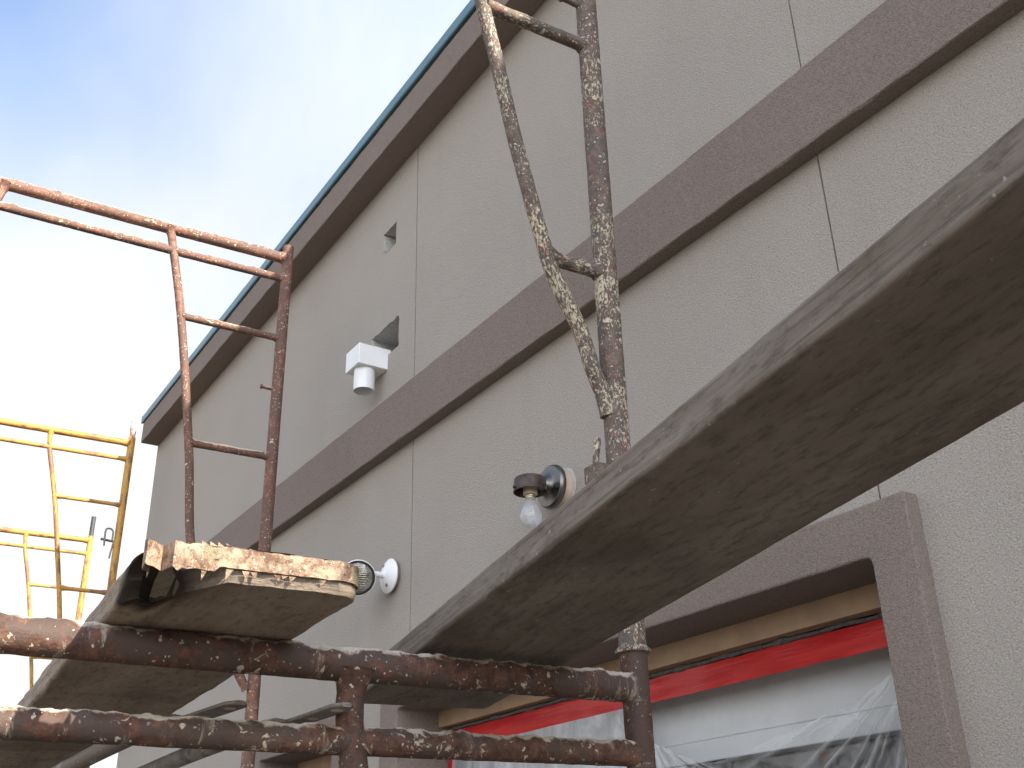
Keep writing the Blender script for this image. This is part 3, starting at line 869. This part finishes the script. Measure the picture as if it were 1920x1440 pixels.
def frame(name, label, group, x, ypost, zbase, spec, m, W=1.48):
    """Walk-through frame standing in its own y-z plane; y=0 is the post next to the wall."""
    t = thing(name, label, 'scaffold', S2W(x, ypost, zbase), YAW, group)
    H = spec['H']; r = .0213; st = spec.get('step', .02); seg = spec.get('seg', 20)
    sides = ((0, 1), (W, -1))
    for y0, sg in sides:
        b = MB().tube([(0, y0, spec.get('z0', 0)), (0, y0, H)], r, seg, st)
        if spec.get('collar'):
            b.lathe([(r + .0005, .0), (r + .006, .001), (r + .0065, .005), (r + .002, .009), (r + .0005, .011)], (0, y0, .0), (0, 0, 1), 28)
        po = b.build('post', m, t, smooth=True)
        if spec.get('coupler'):
            k = MB().tube([(0, y0, H - .01), (0, y0, H + spec['coupler'])], .0175, 16, .02)
            k.build('coupling_pin', spec.get('coupler_mat', MAT_PINSTEEL), t, smooth=True)
        k = MB()
        for pz in spec.get('pins', ()):
            k.tube([(0, y0 + sg * .018, pz), (0, y0 + sg * .060, pz + .003)], .0062, 10, .01)
            k.lathe([(.0, 0), (.0095, 0), (.0095, .006), (.0, .007)], (0, y0 + sg * .058, pz + .003), (0, sg, 0), 12)
        if k.v: k.build('lock_stud', m, t, smooth=True)
    for z_, rb, nm, fl_ in spec['bars']:
        b = MB().tube([(0, .012, z_), (0, W * .35, z_ - .001), (0, W * .7, z_ + .001), (0, W - .012, z_)], rb, spec.get('bseg', seg), spec.get('bstep', st), (fl_, fl_), spec.get('crust', .004))
        b.build(nm, m, t, smooth=True)
    leg = spec['leg']                                          # [(z, offset)] top to bottom
    for y0, sg in sides:
        b = MB().tube([(0, y0 + sg * o, z_) for z_, o in leg], spec['lr'], seg, st, (spec.get('lflare', .008), .0))
        b.build('inner_leg', m, t, smooth=True)

        def off(z_):
            for (za, oa), (zb, ob) in zip(leg, leg[1:]):
                if zb <= z_ <= za: return ob + (oa - ob) * (z_ - zb) / (za - zb)
            return leg[-1][1]
        for z_ in spec['rungs']:
            b = MB().tube([(0, y0 + sg * .014, z_), (0, y0 + sg * (off(z_) - .004), z_)], spec.get('rr', .0125), seg, st, (.006, .006), spec.get('crust', .004) * .6)
            b.build('rung', m, t, smooth=True)
        if 'bracket' in spec and sg == 1:
            z_ = spec['bracket']
            b = MB(); w_ = .0185
            ya = y0 + r + .020
            for lo, hi in ((w_, w_ - .004),):
                rr = []
                for hw, zz in ((hi, z_), (lo, z_), (lo, z_ + .085), (hi, z_ + .085), (hi, z_ + .004)):
                    rr.append([(-hw, ya - hw, zz), (hw, ya - hw, zz), (hw, ya + hw, zz), (-hw, ya + hw, zz)])
                b.rings(rr)
            br = b.build('rail_socket', m, t, bevel=.0015)
            b = MB().tube([(.026, ya - .016, z_ + .02), (.028, ya - .014, z_ + .10), (.030, ya - .022, z_ + .150)], .0058, 10, .01)
            b.build('locking_rod', m, br, smooth=True)
    return t


LEG_FAR = [(1.955, .455), (1.60, .378), (1.115, .298), (.745, .250), (.52, .165), (.36, .062), (.30, .024)]
LEG_NEAR = [(1.955, .400), (1.72, .345), (1.212, .246), (1.09, .219), (.94, .189), (.81, .158), (.705, .131), (.64, .110), (.555, .066), (.48, .042), (.43, .0225), (.395, .016)]
LEG_LOW = [(1.925, .459), (1.82, .455), (1.45, .38), (1.10, .29), (.75, .22), (.48, .13), (.34, .05), (.28, .02)]
ZB = .335
BR_TOP = (1.933, .0213, 'top_bar', .006)
near_low = dict(H=1.985, bars=[BR_TOP, (1.8375, .0172, 'second_bar', .006)], leg=LEG_LOW, lr=.0182, lflare=.012, rungs=(1.45, .95, .50), rr=.0135, seg=36, bseg=44, step=.02, bstep=.005, crust=.0045)
near_up = dict(H=1.985, bars=[BR_TOP, (1.845, .0145, 'second_bar', .006)], leg=LEG_NEAR, lr=.0138, rungs=(.680, 1.215, 1.60), rr=.0128, collar=True, pins=(1.322,), seg=32, step=.012, crust=.005, bracket=.215)
far_low = dict(H=1.985, bars=[BR_TOP, (1.8375, .0165, 'second_bar', .006)], leg=LEG_LOW, lr=.0150, rungs=(1.45, .95, .50), seg=20, step=.03)
far_up = dict(H=2.010, bars=[(1.955, .0213, 'top_bar', .007), (1.862, .0148, 'second_bar', .008)], leg=LEG_FAR, lr=.0148, lflare=.014, rungs=(.60, 1.118, 1.60), rr=.0132, collar=True, pins=(1.384,), seg=20, step=.015, crust=.006)
GR = 'rusty scaffold frames along the wall'
F1Y, F2Y = -1.0045, -1.092
frame('scaffold_section', 'rust brown scaffold frame carrying the planks on its plaster-splattered crossbar, nearest the camera', GR, 1.33, F1Y, -EYE, near_low, MAT_LOWER)
frame('scaffold_section', 'mottled dark scaffold frame with cream and red paint, rising beside the bare-bulb lamp', GR, 1.33, F1Y, ZB, near_up, MAT_UPPER)
frame('scaffold_section', 'lower rusty frame whose post shows under the left plank, beyond the near crossbars', GR, 3.5, F2Y, -EYE, far_low, MAT_FAR)
frame('scaffold_section', 'reddish rusty scaffold frame standing open against the sky and roof edge behind the left plank', GR, 3.5, F2Y, ZB, far_up, MAT_FAR)
GY = 'yellow scaffold frames past the corner'


def leg_y(top, rate): return [(top, .455), (top - .10, .450), (top - .42, .372), (top - .90, .278), (top - 1.30, .20), (top - 1.55, .08), (top - 1.65, .02)]


def yellow(label, x, ypost, ztop, rungs, coupler, cm_, snap):
    H = 1.99; zb = ztop - 1.955
    sp = dict(H=H, bars=[(1.955, .0195, 'top_bar', .006), (1.85, .0125, 'second_bar', .006)], leg=leg_y(1.95, 0), lr=.0130, rungs=[r_ - zb for r_ in rungs], rr=.011,
              seg=16, step=.04, coupler=coupler, coupler_mat=cm_, crust=.002)
    t = frame('scaffold_section', label, GY, x, ypost, zb, sp, MAT_YELLOW)
    # U-shaped snap clip on the post
    z_ = snap - zb
    k = MB().tube([(.0, .015, z_), (0, .095, z_ + .008)], .0072, 10, .01)
    k.tube([(.0, .030, z_ + .0), (0, .033, z_ + .06), (0, .048, z_ + .075), (0, .068, z_ + .072), (0, .074, z_ + .055), (0, .072, z_ - .03)], .0055, 10, .01)
    k.tube([(.0, .022, z_ - .005), (0, .030, z_ - .06), (0, .034, z_ - .10)], .005, 10, .01)
    k.build('snap_clip', MAT_PINSTEEL, t, smooth=True)
    sp2 = dict(H=1.985, bars=[BR_TOP, (1.8375, .0148, 'second_bar', .006)], leg=LEG_LOW, lr=.0150, rungs=(1.45, .95, .50), seg=14, step=.05, crust=.002, z0=-(zb - ZB) if zb > ZB else 0)
    return t


MAT_PINDARK = simple('dark_pin_steel', (.035, .036, .04), .6, metal=0.0, var=.3)
MAT_PINWHITE = rust('white_coupling', (.55, .5, .45), (.7, .66, .6), (.3, .12, .07), .4, WHITE_CREAM, .2, .4, .2, seed=1.7)
yellow('taller yellow scaffold frame with pale coupling pin on its post, beside the building corner', 6.3, -1.09, 2.545, (2.150, 1.625), .115, MAT_PINWHITE, 1.925)
yellow('shorter-looking yellow scaffold frame with dark coupling pin, farthest away against white sky', 8.4, -1.255, 2.552, (2.168, 1.652), .155, MAT_PINDARK, 1.60)


# ------------------------------------------------------------------ planks
def plank(name, label, near, yaw, tilt, length, width, thick, m, worn, seed):
    """near = middle of the near end at the underside, eye coordinates; runs along local +x."""
    t = thing(name, label, 'plank', Vector(near) + Vector((0, 0, EYE)), yaw, None)
    t.rotation_euler = (0, tilt, yaw)
    hw = width / 2; r = .006 if worn else .004
    prof = []
    def add(y, z): prof.append((y, z))
    ny = 26
    e_ = .0015
    add(-hw + r, 0)
    for k in range(ny + 1): add(-hw + r + e_ + (width - 2 * r - 2 * e_) * k / ny, 0)
    add(hw - r, 0)
    for a in (-60, -30): add(hw - r + r * math.cos(math.radians(a)), r + r * math.sin(math.radians(a)))
    for t_ in (0, .06, .3, .5, .7, .94, 1): add(hw, r + (thick - 2 * r) * t_)
    for a in (30, 60): add(hw - r + r * math.cos(math.radians(a)), thick - r + r * math.sin(math.radians(a)))
    for k in range(ny + 1): add(hw - r - (width - 2 * r) * k / ny, thick)
    for a in (120, 150): add(-hw + r + r * math.cos(math.radians(a)), thick - r + r * math.sin(math.radians(a)))
    for t_ in (0, .06, .3, .5, .7, .94, 1): add(-hw, thick - r - (thick - 2 * r) * t_)
    for a in (210, 240): add(-hw + r + r * math.cos(math.radians(a)), r + r * math.sin(math.radians(a)))
    ts = [0, .004, .010, .018, .028, .04, .055, .075] + [.10 + i * .03 for i in range(int((length - .13) / .03))] + [length - .02, length - .005, length]
    rings = []; tcs = []; rots = []
    cR = .03 if worn else .006
    for x in ts:
        ring = []; tr = []
        for y, z in prof:
            xx = x; yy = y; zz = z; rotv = 0
            # rounded plan corners at both ends
            for e in (x, length - x):
                if e < cR:
                    s_ = (hw - cR + math.sqrt(max(0, cR * cR - (cR - e) ** 2))) / hw
                    yy *= s_
            if worn:
                # rotten corner on the outer side of the near end, and a chipped bottom edge on the other
                rec = .085 * max(0, min(1, (yy - (hw - .085)) / .05))
                rec *= (1.35 - .75 * z / thick)
                nn = noise.fractal(Vector((yy * 26, zz * 40, seed)), 1, 2, 4)
                f = max(0, 1 - x / .26)
                rotv = max(0, 1 - x / .10) * max(0, min(1, (yy - (hw - .08)) / .04)) * (1 if rec > .002 else .6)
                xx = x + f * (rec + (.006 + .03 * (rec > .004)) * nn + .004 * (1 - z / thick) + .004 * (x < .02) * noise.fractal(Vector((yy * 70, zz * 90, seed + 3)), 1, 2, 3))
            edge = 1.0 if (abs(abs(y) - hw) < .012) else .25
            a_ = (.0022 if worn else .0011) * edge
            yy += a_ * noise.fractal(Vector((xx * 11, y * 30, z * 50 + seed)), 1, 2, 3)
            zz += a_ * noise.fractal(Vector((xx * 11, y * 30 + 7, z * 50 + seed)), 1, 2, 3)
            ring.append((xx, yy, zz)); tr.append((xx + seed, y, z)); rots.append(max(0, min(1, rotv * 1.6 + .5 * rotv * noise.noise((xx * 60, yy * 60, zz * 60)))))
        rings.append(ring); tcs.append(tr)
    mb = MB(); mb.rings(rings, tcs)
    # subdivided end cap keeps the worn end from reading as one flat face
    ob = mb.build('board', m, t, smooth=True, angle=42, wn=True)
    at = ob.data.attributes.new('rot', 'FLOAT', 'POINT'); at.data.foreach_set('value', rots)
    return t, hw, thick


a_ = Matrix.Rotation(math.radians(-8.99), 3, 'Z') @ Matrix.Rotation(.0616, 3, 'Y')
PR_NEAR = Vector((1.6143, -.8838, .2959)) + a_ @ Vector((-2.57, 0, 0))
pl, hwL, thL = plank('scaffold_plank', 'weathered plank with rotten corner and torn toothed metal strap round its end',
                     (1.07, -.388, .306), math.radians(-4.0), 0, 2.75, .237, .037, MAT_PLANK_L, True, 3)
pl['group'] = 'planks laid on the scaffold crossbars'
prr, hwR, thR = plank('scaffold_plank', 'long grey plank with bare ends passing close overhead, under the bare-bulb lamp',
                      PR_NEAR, math.radians(-8.99), .0616, 2.58, .239, .038, MAT_PLANK, False, 8)
prr['group'] = 'planks laid on the scaffold crossbars'

# torn toothed strap round the end of the left plank
sm = MB()
path = []
hw = hwL
for k in range(7): path.append((.050 - .008 * k * .9, hw - .012 + .004 * k / 6 + (.008 if k > 3 else 0)))
for k in range(7):
    a = math.radians(90 - k * 15); path.append((-.002 + .020 - .020 * math.cos(math.radians(90) - a), hw - .020 + .020 * math.sin(a)))
for k in range(1, 40):
    path.append((-.003 + .0025 * noise.noise((k * .35, 1, 1)), hw - .022 - (2 * hw - .050) * k / 39))
for k in range(7):
    a = math.radians(k * 14); path.append((.026 - .029 * math.cos(a), -hw + .028 - .029 * math.sin(a)))
path.append((.05, -hw - .001))
zt, zb_ = thL - .002, .0135
outer = []; n = len(path)
for i, (x, y) in enumerate(path):
    wob = .0016 * noise.noise((i * .5, 3, 2))
    tw = (0.004 if i < 16 else 0)
    outer.append((x, y, zb_ + wob - tw * 1.2 - (.005 if 14 < i < 24 else 0), zt + wob + .001 * noise.noise((i * .4, 8, 2)) + (.004 if i < 6 else 0)))
nrm = []
for i in range(n):
    a = Vector(path[max(i - 1, 0)]); b = Vector(path[min(i + 1, n - 1)]); d = (b - a).normalized(); nrm.append((-d.y, d.x))
th = .0016
vs = []; fs = []
for i, (x, y, z0, z1) in enumerate(outer):
    nx_, ny_ = nrm[i]
    if nx_ > 0 and 12 < i < n - 6: nx_, ny_ = -nx_, -ny_
    vs += [(x, y, z0), (x, y, z1), (x + th, y - th * (1 if y > 0 else -1) * .6, z1), (x + th, y - th * (1 if y > 0 else -1) * .6, z0)]
for i in range(n - 1):
    o = i * 4; p = o + 4
    fs += [(o, o + 1, p + 1, p), (o + 1, o + 2, p + 2, p + 1), (o + 2, o + 3, p + 3, p + 2), (o + 3, o, p, p + 3)]
fs += [(0, 3, 2, 1), (4 * n - 4, 4 * n - 3, 4 * n - 2, 4 * n - 1)]
sm.add(vs, fs)
random.seed(5)
yt = hw - .060
for k in range(16):                                            # gang-nail teeth, some bent under, some folded over the top
    y = yt - k * .0085
    if random.random() < (.7 if k < 8 else .3):
        L_ = random.uniform(.006, .015) if k < 7 else random.uniform(.003, .006)
        lean = random.uniform(-.004, .004)
        sm.add([(-.004, y + .0042, zb_ - .002), (-.004, y - .0036, zb_ - .002), (-.002 + random.uniform(-.004, .003), y + lean, zb_ - .003 - L_), (-.002, y + .004, zb_ - .002), (-.002, y - .003, zb_ - .002)],
               [(0, 1, 2), (3, 2, 4), (0, 2, 3), (1, 4, 2), (0, 3, 4, 1)])
    if k < 7:
        sm.add([(-.003, y + .006, zt), (-.003, y - .002, zt), (.014, y + .002, zt + .010 * (1 if k < 4 else .7)), (-.002, y + .006, zt - .001), (-.002, y - .002, zt - .001)],
               [(0, 1, 2), (3, 2, 4), (0, 2, 3), (1, 4, 2), (0, 3, 4, 1)])
sm.build('end_strap', MAT_STRAP, pl, smooth=True, angle=35)
# splintered wood and plaster lumps left on the top of the end
lm = MB(); random.seed(11)
for k in range(60):                                            # torn splinters of the plank top, caked with plaster
    y = hw - .045 - random.random() ** 1.4 * (2 * hw - .09); x = random.uniform(.002, .05) + (.03 if y > hw - .10 else 0)
    L_ = random.uniform(.012, .045); w_ = random.uniform(.002, .006); h_ = random.uniform(.001, .005) * (1.6 if y > hw - .12 else 1)
    a = random.uniform(-.5, .5); dx, dy = math.cos(a), math.sin(a); rr = []
    for i in range(5):
        t_ = i / 4; ww = w_ * (1 - .75 * abs(t_ - .4) / .6) ; hh = h_ * (1 - abs(t_ - .35) / .75)
        cx_, cy_ = x + dx * L_ * t_, y + dy * L_ * t_
        jit = [random.uniform(.6, 1.3) for _ in range(5)]
        rr.append([(cx_ - dy * ww * u_ * jit[q_], cy_ + dx * ww * u_ * jit[q_], thL - .002 + max(.0005, hh) * v_ * jit[q_]) for q_, (u_, v_) in enumerate([(-1, 0), (-.7, .8), (0, 1.3), (.8, .7), (1, 0)])])
    lm.rings(rr)
lm.build('splinters', MAT_STRAP, pl)


# ------------------------------------------------------------------ cross braces lying on the lower crossbars
def brace(label, pts, zone, hw_=.0165):
    o = Vector(pts[0])
    t = thing('cross_brace', label, 'cross brace', o + Vector((0, 0, EYE)), 0, 'cross braces lying on the scaffold')
    P = catmull([Vector(p) for p in pts], .012)
    acc = 0; rings = []; tcs = []
    for i, p in enumerate(P):
        if i: acc += (p - P[i - 1]).length
        d = (P[min(i + 1, len(P) - 1)] - P[max(i - 1, 0)]).normalized()
        side = Vector((0, 0, 1)).cross(d).normalized(); up = d.cross(side)
        f = max(0, min(1, (acc - zone) / .06)); f = f * f * (3 - 2 * f)
        a = hw_ + (.0135 - hw_) * f; b = .0028 + (.0135 - .0028) * f
        if acc < .016: a *= math.sqrt(max(.15, 1 - (1 - acc / .016) ** 2))
        ring = []
        for j in range(24):
            an = j / 24 * 2 * math.pi; c, s = math.cos(an), math.sin(an)
            ex = 1 - .55 * (1 - f)
            cc = math.copysign(abs(c) ** ex, c); ss = math.copysign(abs(s) ** ex, s)
            ring.append(p + side * a * cc + up * b * ss)
        rings.append(ring); tcs.append([(math.cos(j / 24 * 6.283) * .0135, math.sin(j / 24 * 6.283) * .0135, acc + o.y * 9) for j in range(24)])
    m = MB(); m.rings(rings, tcs); m.build('brace_tube', MAT_GALV, t, o, smooth=True, angle=50)
    m = MB()
    for dd in (.030, .092):
        k = min(range(len(P)), key=lambda i_: abs((P[i_] - P[0]).length - dd))
        d = (P[k + 1] - P[k - 1]).normalized(); side = Vector((0, 0, 1)).cross(d).normalized(); up = d.cross(side)
        m = MB(); m.lathe([(.0, -.0031), (.0062, -.0031), (.0072, -.0034), (.0072, .0034), (.0, .0034)], P[k], up, 18)
        m.build('rivet', MAT_MOUNT, t, o, smooth=True)


brace('galvanised brace with flattened sunlit tip, lying on the lower crossbar under the left plank', [(1.285, -.455, .2215), (1.40, -.437, .2185), (1.52, -.418, .2180), (1.75, -.412, .219), (3.75, -.44, .204)], .125)
brace('dark brace with flattened two-hole tip pointing at the splattered inner leg', [(1.245, -.576, .2215), (1.36, -.568, .2185), (1.50, -.556, .2180), (1.80, -.548, .219), (3.75, -.60, .204)], .14)
